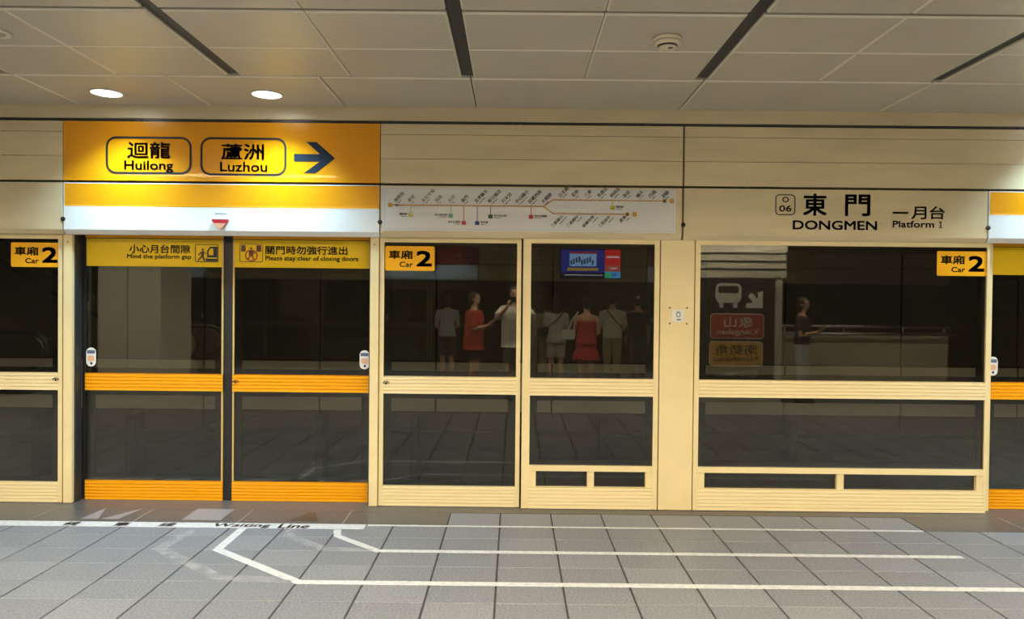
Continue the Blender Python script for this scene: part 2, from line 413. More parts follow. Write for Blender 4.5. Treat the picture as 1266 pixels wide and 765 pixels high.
def eye_mark(x, z, y, parent):
    mb = MB(); mb.lathe([(0.0085, 0.0), (0.0085, 0.002)], x, y-0.0035, z-0.002, 14, 'y')
    pts = []
    for i in range(9): a = math.radians(20+140*i/8); pts.append((x+0.027*math.cos(a), z-0.010+0.026*math.sin(a)))
    for i in range(8, -1, -1): a = math.radians(20+140*i/8); pts.append((x+0.0215*math.cos(a), z-0.012+0.0225*math.sin(a)))
    mb.poly(pts, y-0.0035, y-0.0015)
    part('sensor_eye_mark', mb, M_INK, parent)
def car_sticker(x0, z0, y, parent):
    W_, H_ = 0.368, 0.182
    s = part('car_number_sticker', MB().poly(rrect(x0, x0+W_, z0, z0+H_, 0.012, 3), y-0.0018, y-0.0006), M_STICK, parent, label='amber sticker with black car number 2')
    yy = y-0.0024
    letters('車廂', x0+0.075*W_, x0+0.557*W_, z0+0.47*H_, z0+0.83*H_, yy, M_INK, s, 0.04)
    letters('Car', x0+0.29*W_, x0+0.566*W_, z0+0.15*H_, z0+0.365*H_, yy, M_INK, s, 0.04)
    letters('2', x0+0.63*W_, x0+0.945*W_, z0+0.175*H_, z0+0.82*H_, yy, M_INK, s, 0.055)
def fixed_panel(name, label, x0, x1, y, sl=0.032, sr=0.032, vent=False, stick=None, eye=None, group=None, M_CREAM=M_CREAM, M_CREAMRIB=M_CREAMRIB):
    t = thing(name, label, 'screen panel', group)
    d = 0.045
    gx0, gx1 = x0+sl, x1-sr
    part('stile', MB().box(x0, gx0, y, y+d, 0.004, 1.999), M_CREAM, t)
    part('stile', MB().box(gx1, x1, y, y+d, 0.004, 1.999), M_CREAM, t)
    part('top_rail', MB().box(gx0, gx1, y, y+d, 1.966, 1.999), M_CREAM, t)
    part('middle_rail', ribbed(gx0, gx1, 0.842, 0.972, y-0.002, 5), M_CREAMRIB, t)
    zb = 0.165 if vent else 0.155
    part('bottom_rail', ribbed(gx0, gx1, 0.004, zb, y-0.002, 6), M_CREAMRIB, t)
    pane(gx0, gx1, 0.972, 1.966, y+0.012, t)
    if vent:
        pane(gx0, gx1, 0.325, 0.842, y+0.012, t)
        part('vent_rail', MB().box(gx0, gx1, y-0.004, y+d, 0.283, 0.325), M_CREAM, t)
        part('vent_glass', MB().box(gx0, gx1, y+0.030, y+0.036, 0.165, 0.283), M_GLASS, t)
        part('vent_back', MB().box(gx0, gx1, y+0.046, y+0.050, 0.165, 0.283), M_CHAR, t)
        for a in (gx0, (gx0+gx1)/2-0.025+0.0, gx1-0.05):
            part('vent_post', MB().box(a, a+0.05, y+0.002, y+0.044, 0.165, 0.283), M_CREAM, t)
    else:
        pane(gx0, gx1, 0.155, 0.842, y+0.012, t)
    if stick is not None: car_sticker(stick, 1.756, y+0.012, t)
    if eye is not None: eye_mark(eye, 0.920, y-0.002, t)
    return t
def hand_sticker(x, z, y, parent):
    s = part('warning_sticker', MB().poly(rrect(x-0.037, x+0.037, z-0.072, z+0.072, 0.036, 6), y-0.0018, y-0.0006), M_PAPER, parent, label='white pill-shaped warning sticker')
    part('printed_band', MB().box(x-0.030, x+0.030, y-0.0026, y-0.0019, z+0.027, z+0.052), mat('sticker_blue', (0.12, 0.15, 0.27), 0.4), s)
    part('printed_hand', MB().poly(rrect(x-0.024, x+0.024, z-0.030, z+0.010, 0.008, 3), y-0.0026, y-0.0019), mat('sticker_peach', (0.80, 0.45, 0.28), 0.4), s)
    part('printed_dot', MB().poly(rrect(x-0.006, x+0.010, z-0.056, z-0.038, 0.006, 3), y-0.0026, y-0.0019), M_INK, s)
def sliding_door(label, x0, x1, lead, accent, film, y=0.10, group=None, stick=True, eye=None):
    # lead: +1 when the meeting edge is on the right
    t = thing('sliding_door', label, 'door', group)
    d = 0.04
    part('top_rail', MB().box(x0, x1, y, y+d, 1.985, 2.06), accent, t)
    part('notice_band', MB().box(x0+0.006, x1-0.006, y+0.004, y+0.016, 1.772, 1.980), film, t)
    part('band_frame', MB().box(x0, x1, y+0.002, y+d, 1.980, 1.985), M_BLACK, t)
    pane(x0+0.012, x1-0.012, 0.962, 1.772, y+0.006, t)
    part('middle_rail', ribbed(x0, x1, 0.832, 0.962, y-0.004, 5), accent, t)
    pane(x0+0.012, x1-0.012, 0.148, 0.832, y+0.006, t)
    part('bottom_rail', ribbed(x0, x1, 0.002, 0.148, y-0.004, 6), accent, t)
    ex = x1 if lead > 0 else x0
    part('meeting_stile', MB().box(ex-0.012 if lead > 0 else ex, ex if lead > 0 else ex+0.012, y, y+d, 0.148, 1.98), M_BRASS, t)
    part('edge_seal', MB().box(ex if lead > 0 else ex-0.036, ex+0.036 if lead > 0 else ex, y+0.012, y+d, 0.004, 2.06), M_BLACK, t)
    ox = x0 if lead > 0 else x1
    part('edge_seal', MB().box(ox-0.03 if lead > 0 else ox, ox if lead > 0 else ox+0.03, y+0.012, y+d, 0.004, 2.06), M_BLACK, t)
    if stick: hand_sticker(x0+0.043 if lead > 0 else x1-0.043, 1.082, y+0.004, t)
    if eye is not None: eye_mark(eye, 0.905, y-0.004, t)
    return t
M_BRASS = mat('meeting_stile', (0.62, 0.42, 0.16), 0.4)
def door_post(label, x0, x1, dark, group=None, y=-0.012, M_CREAM=M_CREAM):
    t = thing('door_post', label, 'post', group)
    part('face_plate', MB().box(x0, x1, y, y+0.03, 0.004, 1.999), M_CREAM, t)
    a, b = (x0, x1+0.012) if dark > 0 else (x0-0.012, x1)
    part('reveal', MB().box(a, b, y+0.03, 0.094, 0.004, 1.999), M_CHAR, t)
    part('screw', MB().lathe([(0.005, 0), (0.004, -0.002)], (x0+x1)/2, y, 1.945, 10, 'y'), M_INK, t)
    return t
HZ0, HZ1 = 2.0, 2.376
def header_lower(name, label, x0, x1, m, cat='header panel', knob=True, accent=None, group=None):
    t = thing(name, label, cat, group)
    yf = -0.06; g = 0.005
    prof = [(0.02, HZ1), (yf, HZ1), (yf, 2.033), (yf+0.004, 2.026), (yf+0.022, HZ0), (0.02, HZ0)]
    part('cover', MB().prism_x(prof, x0+g, x1-g), m, t)
    if knob:
        part('lock_knob', MB().lathe([(0.017, 0), (0.016, -0.006), (0.008, -0.009), (0.001, -0.009)], x0+0.001, yf, 2.108, 16, 'y'), M_INK, t, True)
    if accent:
        part('accent_film', MB().box(x0+0.012, x1-0.006, yf-0.0012, yf, 2.203, HZ1-0.006), accent, t)
    return t
def header_boards(name, label, x0, x1, m, cat='header panel', group=None, boards=True):
    t = thing(name, label, cat, group)
    yf = -0.06; g = 0.003
    zz = [2.392, 2.572, 2.749, 2.828] if boards else [2.392, 2.828]
    for a, b in zip(zz[:-1], zz[1:]):
        part('board' if boards else 'panel', MB().box(x0+g, x1-g, yf, 0.02, a+0.0016, b-0.0016), m, t)
    return t
def header_core(x0, x1, name='wall_front'):
    o = struct(part(name, MB().box(x0, x1, 0.03, 0.30, 2.07, 3.2), M_CHAR))
    c = part('joint_backing', MB().box(x0, x1, 0.022, 0.03, 2.06, 2.83), M_INK, o)
    o = struct(part('trim_1' if name == 'wall_front' else 'trim_2', MB().prism_x([(0.03, 2.850), (-0.05, 2.850), (-0.058, 2.855), (-0.058, ZC+0.02), (0.03, ZC+0.02)], x0, x1), M_HEAD))
    c = part('shadow_line', MB().box(x0, x1, -0.046, 0.03, 2.832, 2.852), M_CHAR, o)  # dark strip standing in for the shadow line under the cornice
    x = math.ceil(x0/0.93)*0.93
    while x < x1-0.2:
        part('clip', MB().box(x-0.045, x-0.022, -0.064, -0.04, 2.834, 2.844).box(x+0.022, x+0.045, -0.064, -0.04, 2.834, 2.844), M_CHAR, o)
        x += 0.93
    return o

M_FARF = mat('far_frame_charcoal', (0.05, 0.045, 0.042), 0.45); M_FARB = mat('far_band', (0.13, 0.10, 0.06), 0.4)
# ================================================================== near side
header_core(-8.5, 9.5)
yT = -0.0632
# --- upper header row
hb = [(-5.53, 'cream enamel header boards above the left fixed panel', -3.318), (-0.990, 'cream enamel header boards above the route map', 1.229),
      (1.236, 'cream enamel header boards above the station name sign and right door header', 5.8), ]
for a, l, b in hb: header_boards('header_boards', l, a, b, M_HEAD, group='cream header boards')
ds = header_boards('destination_sign', 'large yellow destination sign with two boxed names and right arrow above the doors', -3.318, -0.990, M_YEL, 'sign', boards=False)
def box_outline(x0, x1, z0, z1, r, wd, m, parent, y=yT):
    part('outline', MB().ring(rrect(x0, x1, z0, z1, r), rrect(x0+wd, x1-wd, z0+wd, z1-wd, r-wd), y, y+0.002), m, parent)
box_outline(-3.003, -2.373, 2.442, 2.716, 0.075, 0.015, M_INK, ds)
box_outline(-2.309, -1.678, 2.437, 2.716, 0.075, 0.015, M_INK, ds)
letters('迴龍', -2.846, -2.528, 2.556, 2.677, yT, M_INK, ds, 0.028); letters('Huilong', -2.868, -2.508, 2.452, 2.541, yT, M_INK, ds, 0.028)
letters('蘆洲', -2.156, -1.842, 2.553, 2.670, yT, M_INK, ds, 0.028); letters('Luzhou', -2.164, -1.818, 2.466, 2.538, yT, M_INK, ds, 0.028)
part('arrow', MB().poly([(-1.622, 2.545), (-1.433, 2.545), (-1.548, 2.461), (-1.465, 2.461), (-1.322, 2.570), (-1.458, 2.688), (-1.532, 2.688), (-1.433, 2.599), (-1.622, 2.599)][::-1], yT, -0.0602), M_NAVY, ds)
# --- lower header row
header_lower('door_header', 'cream header cover above the left fixed panel, left of the yellow one', -5.53, -3.318, M_HEAD, knob=False)
dh = header_lower('door_header', 'yellow over white header cover with a small red lamp above the orange doors', -3.318, -0.990, M_WHITE, accent=M_YEL)
lamp = part('door_lamp', MB().poly([(-2.216, 2.107), (-2.176, 2.055), (-2.164, 2.050), (-2.148, 2.050), (-2.136, 2.055), (-2.096, 2.107), (-2.100, 2.114), (-2.212, 2.114)], -0.085, -0.0605), mat('lamp_red', (0.45, 0.015, 0.03), 0.15, coat=0.5), dh, label='red tapered door lamp with a peach reflection painted on')
part('lamp_reflection', MB().poly([(-2.199, 2.086), (-2.176, 2.053), (-2.164, 2.048), (-2.148, 2.048), (-2.136, 2.053), (-2.113, 2.086)], -0.087, -0.080), mat('lamp_peach_reflection', (0.62, 0.34, 0.22), 0.3), lamp)  # peach reflection put into the colour of the lower half
letters('車門指示', -2.20, -2.115, 2.150, 2.163, yT+0.001, M_INKG, dh, 0.0)
rm = header_lower('route_map_header', 'cream header cover with the white metro route map plate', -0.990, 1.229, M_HEAD, 'route map')
sn = header_lower('station_sign', 'cream header cover with black station name and platform number lettering', 1.233, 3.463, M_HEAD, 'sign')
header_lower('door_header', 'yellow over white header cover cut by the right picture edge', 3.463, 5.8, M_WHITE, accent=M_YEL)
# station sign lettering
box_outline(1.905, 2.052, 2.186, 2.338, 0.03, 0.007, M_INK, sn)
letters('O', 1.955, 2.004, 2.280, 2.320, yT, M_INK, sn, 0.04); letters('06', 1.934, 2.024, 2.212, 2.258, yT, M_INK, sn, 0.04)
letters('東', 2.108, 2.282, 2.184, 2.346, yT, M_INK, sn, 0.030); letters('門', 2.415, 2.600, 2.184, 2.342, yT, M_INK, sn, 0.030)
letters('DONGMEN', 2.035, 2.651, 2.082, 2.150, yT, M_INK, sn, 0.042)
letters('一', 2.765, 2.878, 2.205, 2.218, yT, M_INK, sn, 0.005); letters('月', 2.900, 3.010, 2.166, 2.258, yT, M_INK, sn, 0.022); letters('台', 3.035, 3.145, 2.166, 2.262, yT, M_INK, sn, 0.022)
letters('Platform', 2.765, 3.068, 2.104, 2.154, yT, M_INK, sn, 0.035)
part('lettering', MB().poly([(3.112, 2.1045), (3.112, 2.142), (3.103, 2.138), (3.103, 2.145), (3.114, 2.153), (3.121, 2.153), (3.121, 2.1045)][::-1], yT, yT+0.001).box(3.102, 3.131, yT, yT+0.001, 2.104, 2.109), M_INK, sn)
part('platform_sticker', MB().box(2.755, 3.160, -0.0612, -0.0601, 2.096, 2.275), M_HEAD, sn)
part('code_sticker', MB().box(1.880, 2.075, -0.0612, -0.0601, 2.170, 2.352), M_HEAD, sn)
# route map
plate = part('map_plate', MB().box(-0.972, 1.178, -0.0645, -0.0601, 2.046, 2.366), M_MAP, rm, label='white route map plate')
part('map_edge', MB().ring([(-0.955, 2.058), (1.162, 2.058), (1.162, 2.356), (-0.955, 2.356)], [(-0.952, 2.061), (1.159, 2.061), (1.159, 2.353), (-0.952, 2.353)], -0.0652, -0.0644), mat('map_rim', (0.5, 0.55, 0.5), 0.4), plate)
yM = -0.0662
mx = lambda p: -0.978+(p-472)*0.005927
M_LINE = mat('line_orange', (0.52, 0.25, 0.05), 0.4); M_SQ = mat('line_square', (0.62, 0.33, 0.02), 0.4)
M_DOT = mat('station_dot', (0.55, 0.38, 0.22), 0.4)
zm, zu, zl = 2.233, 2.281, 2.181
def hline(pts, wd=0.0075):
    mb = MB()
    for (xa, za), (xb, zb) in zip(pts[:-1], pts[1:]):
        d = Vector((xb-xa, zb-za)).normalized()*wd/2; n = Vector((-d.y, d.x))
        mb.poly([(xa+n.x-d.x, za+n.y-d.y), (xb+n.x+d.x, zb+n.y+d.y), (xb-n.x+d.x, zb-n.y+d.y), (xa-n.x-d.x, za-n.y-d.y)], yM, yM+0.0012)
    part('route_line', mb, M_LINE, rm)
hline([(mx(486), zm), (mx(672), zm)])
hline([(mx(672), zm), (mx(684), zu), (mx(818), zu)]); hline([(mx(672), zm), (mx(684), zl), (mx(772), zl)])
def square(p, z, m, s=0.026):
    part('line_badge', MB().poly(rrect(mx(p)-s/2, mx(p)+s/2, z-s/2, z+s/2, s*0.2, 3), yM-0.001, yM+0.001), m, rm)
square(482.8, zm, M_SQ, 0.03); square(491.5, zm, mat('badge_pale', (0.55, 0.55, 0.52), 0.4), 0.02)
square(821.5, zu, M_SQ); square(830.6, zu, M_SQ, 0.032); square(775.6, zl, M_SQ); square(784.8, zl, M_SQ, 0.032)
st_main = [(491, '南勢角', 'Nanshijiao'), (508, '景安', "Jingan"), (524.8, '永安市場', 'Yongan Market'), (541.6, '頂溪', 'Dingxi'), (557.8, '古亭', 'Guting'),
           (573.9, '東門', 'Dongmen'), (590.5, '忠孝新生', 'Zhongxiao Xinsheng'), (606.9, '松江南京', 'Songjiang Nanjing'), (623.8, '行天宮', 'Xingtian Temple'),
           (641, '中山國小', 'Zhongshan Elem. School'), (656.9, '民權西路', 'Minquan W. Rd.'), (673, '大橋頭', 'Daqiaotou')]
st_up = [(694, '台北橋', 'Taipei Bridge'), (710, '菜寮', 'Cailiao'), (725.8, '三重', 'Sanchong'), (742, '先嗇宮', 'Xianse Temple'), (757.4, '頭前庄', 'Touqianzhuang'),
         (773.7, '新莊', 'Xinzhuang'), (790, '輔大', 'Fu Jen Univ.'), (805.3, '丹鳳', 'Danfeng'), (821.5, '迴龍', 'Huilong')]
st_lo = [(698, '三重國小', 'Sanchong Elem. School'), (717, '三和國中', 'Sanhe Jr. High'), (736.6, '徐匯中學', 'St. Ignatius High'), (756.3, '三民高中', 'Sanmin Sr. High'), (775.6, '蘆洲', 'Luzhou')]
def stlabel(p, z, zh, en, lower, m):
    a = math.radians(45); mb = MB()
    if not lower:
        lay_rot(mb, zh, mx(p)-0.006, z+0.018, 0.029, a, yM, 0.035); lay_rot(mb, en, mx(p)+0.014, z+0.010, 0.0115, a, yM, 0.03, False, 0.62)
    else:
        lay_rot(mb, zh, mx(p)-0.012, z-0.018, 0.026, a, yM, 0.03, True, 1.0, -0.010); lay_rot(mb, en, mx(p)+0.010, z-0.020, 0.0115, a, yM, 0.03, True, 0.62, -0.014)
    part('station_name', mb, m, rm)
    part('station_dot', MB().poly(rrect(mx(p)-0.009, mx(p)+0.009, z-0.009, z+0.009, 0.0088, 3), yM-0.001, yM+0.001), M_DOT, rm)
for k, (p, zh, en) in enumerate(st_main): stlabel(p, zm, zh, en, False, M_INKG if k < 5 else M_INK)  # first five names in grey, glare painted into the ink colour
for p, zh, en in st_up: stlabel(p, zu, zh, en, False, M_INK)
for p, zh, en in st_lo: stlabel(p, zl, zh, en, True, M_INK)
def transfer(p, z, dz, col, zh, en, left):
    m = mat('badge_'+zh+str(left), col, 0.4)
    part('transfer_line', MB().box(mx(p)-0.0025, mx(p)+0.0025, yM, yM+0.001, z-dz, z-0.008), m, rm)
    part('transfer_badge', MB().poly(rrect(mx(p)-0.016, mx(p)+0.016, z-dz-0.014, z-dz+0.014, 0.005, 3), yM-0.001, yM+0.001), m, rm)
    mb = MB(); xx = mx(p)+(-0.026 if left else 0.026)
    lay_rot(mb, zh, xx, z-dz-0.001, 0.017, 0, yM, 0.03, left); lay_rot(mb, en, xx, z-dz-0.014, 0.0085, 0, yM, 0.03, left, 0.7)
    part('transfer_name', mb, M_INK, rm)
transfer(508, zm, 0.072, (0.55, 0.5, 0.12), '環狀線', 'Circular Line', True); transfer(557.8, zm, 0.075, (0.12, 0.32, 0.25), '松山新店線', 'Songshan Xindian Line', True)
transfer(573.9, zm, 0.127, (0.45, 0.03, 0.04), '淡水信義線', 'Tamsui Xinyi Line', True); transfer(590.5, zm, 0.127, (0.02, 0.05, 0.30), '板南線', 'Bannan Line', False)
transfer(606.9, zm, 0.078, (0.01, 0.07, 0.04), '松山新店線', 'Songshan Xindian Line', False); transfer(656.9, zm, 0.078, (0.45, 0.03, 0.04), '淡水信義線', 'Tamsui Xinyi Line', False)
transfer(757.4, zu, 0.053, (0.55, 0.45, 0.02), '環狀線', 'Circular Line', False)

# --- panels and doors below
fixed_panel('fixed_screen_panel', 'cream framed glass screen panel with car sticker cut by the left picture edge', -4.42, -3.358, 0.0, stick=-3.748, eye=-3.405)
door_post('slim cream door post left of the orange doors', -3.343, -3.280, 1)
dl = sliding_door('orange banded sliding glass door leaf on the left, with mind the gap notice', -3.245, -2.200, 1, M_ORANGE, M_FILM)
dr = sliding_door('orange banded sliding glass door leaf with closing doors notice, left of car 2 panel', -2.128, -1.085, -1, M_ORANGE, M_FILM, eye=-2.103)
door_post('slim cream door post between orange door and car 2 panel', -1.067, -1.004, -1)
fixed_panel('fixed_screen_panel', 'narrow cream framed glass panel with car 2 sticker at its upper left', -0.998, 0.052, 0.0, stick=-0.961, eye=-0.945)
fixed_panel('emergency_screen_door', 'cream framed glass panel with low vent slots left of the wide post', 0.066, 1.072, -0.03, sl=0.058, sr=0.036, vent=True)
wp = thing('wide_post', 'wide plain cream post with a small white notice plate', 'post')
part('cover', MB().box(1.080, 1.328, -0.032, 0.05, 0.004, 1.999), M_CREAM, wp)
pl = part('notice_plate', MB().box(1.136, 1.288, -0.0335, -0.032, 1.372, 1.512), M_CREAM, wp)
for sx in (1.150, 1.276):
    for sz in (1.384, 1.500): part('screw', MB().lathe([(0.008, 0), (0.007, -0.003)], sx, -0.0335, sz, 10, 'y'), mat('screw_brown', (0.25, 0.19, 0.12), 0.4, metal=0.6), pl)
part('notice', MB().box(1.166, 1.258, -0.0350, -0.0335, 1.398, 1.486), M_PAPER, pl)
mbn = MB()
for k in range(9):
    a = PI*(0.05+0.9*k/8)
    mbn.poly([(1.212+0.014*math.cos(a)-0.002, 1.455+0.014*math.sin(a)), (1.212+0.026*math.cos(a), 1.455+0.024*math.sin(a)), (1.212+0.014*math.cos(a)+0.003, 1.455+0.014*math.sin(a))], -0.0362, -0.0351)
mbn.ring(rrect(1.196, 1.228, 1.430, 1.468, 0.015), rrect(1.202, 1.222, 1.436, 1.462, 0.0095), -0.0362, -0.0351)
mbn.box(1.200, 1.232, -0.0362, -0.0351, 1.408, 1.418)
part('notice_print', mbn, M_INKG, pl)
fixed_panel('fixed_screen_panel', 'long cream framed glass panel with car 2 sticker at its upper right', 1.336, 3.502, -0.03, sl=0.036, sr=0.018, vent=True, stick=3.118)
door_post('thin cream door post beside the orange door at the right edge', 3.510, 3.562, 1, y=0.03)
sliding_door('orange banded sliding door leaf cut by the right picture edge', 3.580, 4.625, 1, M_ORANGE, M_FILM)
sliding_door('orange banded sliding door leaf wholly beyond the right picture edge', 4.697, 5.742, -1, M_ORANGE, M_FILM)
fixed_panel('emergency_screen_door', 'cream framed glass panel beyond the left picture edge', -5.44, -4.434, -0.03, sl=0.036, sr=0.058, vent=True)
# door notices
yb = 0.1030
letters('小心月台間隙', -2.915, -2.453, 1.872, 1.938, yb, M_INK, dl, 0.03); letters('Mind the platform gap', -2.931, -2.444, 1.822, 1.866, yb, M_INK, dl, 0.03)
box_outline(-2.416, -2.239, 1.808, 1.945, 0.012, 0.006, M_INK, dl, yb)
part('icon_train', MB().poly([(-2.325, 1.842), (-2.325, 1.895), (-2.305, 1.925), (-2.247, 1.928), (-2.247, 1.816), (-2.335, 1.816), (-2.335, 1.842)][::-1], yb, yb+0.0012), M_INK, dl)
part('icon_train_window', MB().poly([(-2.313, 1.862), (-2.313, 1.892), (-2.300, 1.912), (-2.278, 1.912), (-2.278, 1.862)][::-1], yb-0.0008, yb+0.0012).box(-2.325, -2.25, yb-0.0008, yb+0.001, 1.836, 1.844), M_FILM, dl)
M_ICON = mat('icon_brown', (0.10, 0.03, 0.01), 0.5)
mbi = MB().poly(rrect(-2.366, -2.350, 1.895, 1.912, 0.0075, 3), yb-0.001, yb+0.001)
for pts in ([(-2.372, 1.855), (-2.350, 1.855), (-2.344, 1.892), (-2.366, 1.892)], [(-2.366, 1.86), (-2.354, 1.856), (-2.392, 1.815), (-2.400, 1.822)],
            [(-2.366, 1.858), (-2.352, 1.858), (-2.338, 1.818), (-2.350, 1.816)], [(-2.370, 1.888), (-2.362, 1.882), (-2.388, 1.858), (-2.394, 1.866)], [(-2.352, 1.888), (-2.346, 1.880), (-2.322, 1.864), (-2.320, 1.872)]):
    mbi.poly(pts, yb-0.001, yb+0.001)
part('icon_figure', mbi, M_ICON, dl)
letters('關門時勿強行進出', -1.884, -1.262, 1.872, 1.938, yb, M_INK, dr, 0.03); letters('Please stay clear of closing doors', -1.884, -1.180, 1.816, 1.862, yb, M_INK, dr, 0.03)
box_outline(-2.080, -1.902, 1.812, 1.950, 0.012, 0.005, M_ICON, dr, yb)
mbi = MB()
mbi.poly([(-2.068, 1.892), (-2.034, 1.892), (-2.034, 1.940), (-2.068, 1.940)], yb, yb+0.001); mbi.poly([(-1.952, 1.892), (-1.916, 1.892), (-1.916, 1.940), (-1.952, 1.940)], yb, yb+0.001)
mbi.poly(rrect(-1.999, -1.983, 1.908, 1.924, 0.0075, 3), yb, yb+0.001); mbi.poly([(-2.008, 1.855), (-1.976, 1.855), (-1.972, 1.898), (-2.010, 1.898)], yb, yb+0.001)
mbi.poly([(-2.006, 1.86), (-1.998, 1.86), (-2.012, 1.822), (-2.020, 1.826)], yb, yb+0.001); mbi.poly([(-1.988, 1.86), (-1.978, 1.86), (-1.964, 1.826), (-1.972, 1.822)], yb, yb+0.001)
part('icon_figure', mbi, M_ICON, dr)
M_PROHIB = mat('icon_red', (0.40, 0.05, 0.01), 0.4)
part('icon_prohibition', MB().ring(rrect(-2.038, -1.942, 1.818, 1.906, 0.043, 8), rrect(-2.029, -1.951, 1.827, 1.897, 0.0345, 8), yb-0.001, yb+0.001).poly([(-2.020, 1.832), (-2.026, 1.838), (-1.958, 1.894), (-1.952, 1.888)], yb-0.001, yb+0.001), M_PROHIB, dr)

# ================================================================== track side behind the glass
wb = struct(part('wall_back', MB().box(-13, 13, 4.23, 4.5, -1.3, 3.4), M_CONC))
sc_ = 9.69/914.3
xj = [(-635.5+253+143.4*k)*sc_ for k in range(-5, 10)]
def wpiece(nm, x0, x1, z0, z1, m, d=0.0): part(nm, MB().box(x0+0.012, x1-0.012, 4.19-d, 4.232, z0, z1), m, wb)
for a, b in zip(xj[:-1], xj[1:]):
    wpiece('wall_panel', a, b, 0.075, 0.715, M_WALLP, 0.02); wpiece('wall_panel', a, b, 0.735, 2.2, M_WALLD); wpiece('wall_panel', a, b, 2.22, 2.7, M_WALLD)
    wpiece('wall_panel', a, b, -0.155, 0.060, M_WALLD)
part('wall_ledge', MB().box(-13, 13, 4.0, 4.24, -0.36, -0.19), M_CHAR, wb)
for k in range(-2, 8):
    xx = (160+117.6*k-635.5)*9.4/914.3
    part('ledge_bracket', MB().box(xx-0.05, xx+0.05, 3.9, 4.2, -0.9, 0.03), M_CHAR, wb)
tb = struct(part('track_bed', MB().box(-13, 13, 0.36, 4.5, -1.5, -1.15), M_CONC))
for y in (1.25, 2.685):
    tag(part('track_rail', MB().prism_x([(y-0.07, -1.15), (y+0.07, -1.15), (y+0.07, -1.13), (y+0.012, -1.11), (y+0.012, -1.03), (y+0.036, -1.02), (y+0.036, -0.985), (y-0.036, -0.985), (y-0.036, -1.02), (y-0.012, -1.03), (y-0.012, -1.11), (y-0.07, -1.13)], -13, 13), M_STEEL),
        'steel track rail %s behind the screen doors' % ('nearest the platform' if y < 2 else 'nearest the tunnel wall'), 'rail')
for x in (-6.5, -2.2, 2.2, 6.5):  # unseen fill lamps, added to brighten the dark track wall
    t = thing('tunnel_fill_lamp', 'added fill lamp above the track behind the header', 'lamp', 'added fill lamps above the track', loc=(x, 0.6, 3.19))
    part('housing', MB().box(-0.6, 0.6, -0.06, 0.06, -0.05, 0.0), M_CHAR, t); part('diffuser', MB().box(-0.58, 0.58, -0.05, 0.05, -0.07, -0.05), M_TUBE, t)
    ld = bpy.data.lights.new('tunnel_fill_light', 'AREA'); ld.shape = 'RECTANGLE'; ld.size = 1.1; ld.size_y = 0.1; ld.energy = P_TUNNEL; ld.color = WARM
    lo = bpy.data.objects.new('tunnel_fill_light', ld); COL.objects.link(lo); lo.parent = t; lo.location = (0, 0, -0.075)
struct(part('ceiling_tunnel', MB().box(-13, 13, 0.3, 4.5, 3.2, 3.4), M_CONC))

# ================================================================== far side of the island platform (seen mirrored in the glass)
SIDE = FAR
struct(part('wall_far_edge', MB().box(-13, 13, -0.1, 0.34, -0.5, 0.0), M_DARK))
header_core(-11, 11, 'wall_far')
hx = []          # world X of red headers: [-3.27,-0.87], [3.2,5.6], [10.06, 12.4]; local x = -X
reds = [(-3.27, -0.87), (3.22, 5.60), (-9.9, -7.6)]
def far_module(cx, k):
    # cx local door centre
    t0 = header_boards('destination_sign', 'red destination sign over the doors across the platform', cx-1.19, cx+1.19, M_RED, 'sign', 'red signs across the platform', boards=False)
    t = header_lower('door_header', 'white header cover over the doors across the platform', cx-1.19, cx+1.19, M_WHITE, knob=False, group='white headers across the platform')
    letters('往 象山', cx-1.05, cx-0.45, 2.55, 2.68, yT, M_PAPER, t0, 0.01); letters('To Xiangshan', cx-1.05, cx-0.45, 2.46, 2.52, yT, M_PAPER, t0, 0.01)
    for s, a, b in ((1, cx-1.085, cx-0.036), (-1, cx+0.036, cx+1.085)):
        sliding_door('dark framed sliding door leaf across the platform', a, b, s, M_FARF, M_FARB, group='door leaves across the platform')
    for s, a in ((1, cx-1.18), (-1, cx+1.11)): door_post('slim charcoal door post across the platform', a, a+0.07, s, 'door posts across the platform', M_CREAM=M_FARF)
    for x in (cx-0.56, cx+0.56): downlight(x, YD, 'round white downlight over the doors across the platform', 'downlights across the platform', 7.0)
for k, (a, b) in enumerate(reds): far_module(-(a+b)/2, k)
def far_gap(x0, x1):
    header_boards('header_boards', 'cream header boards across the platform', x0, x1, M_HEAD, group='cream header boards across the platform')
    header_lower('header_cover', 'cream lower header cover across the platform', x0, x1, M_HEAD, knob=False, group='cream header covers across the platform')
    n = 3; w_ = (x1-x0)/n
    for i in range(n): fixed_panel('fixed_screen_panel', 'charcoal framed glass screen panel across the platform', x0+w_*i+0.006, x0+w_*(i+1)-0.006, 0.0, group='screen panels across the platform', M_CREAM=M_FARF, M_CREAMRIB=M_FARF)
far_gap(3.29, 7.53); far_gap(-3.2, 0.86); far_gap(-10.5, -5.63)
SIDE = Matrix.Identity(4)
struct(part('wall_left', MB().box(-13.2, -13, -17, 5, -1.5, 3.4), M_STONE)); struct(part('wall_right', MB().box(13, 13.2, -17, 5, -1.5, 3.4), M_STONE))
struct(part('wall_far_tunnel', MB().box(-13, 13, -16.9, -16.6, -1.5, 3.4), M_CONC))

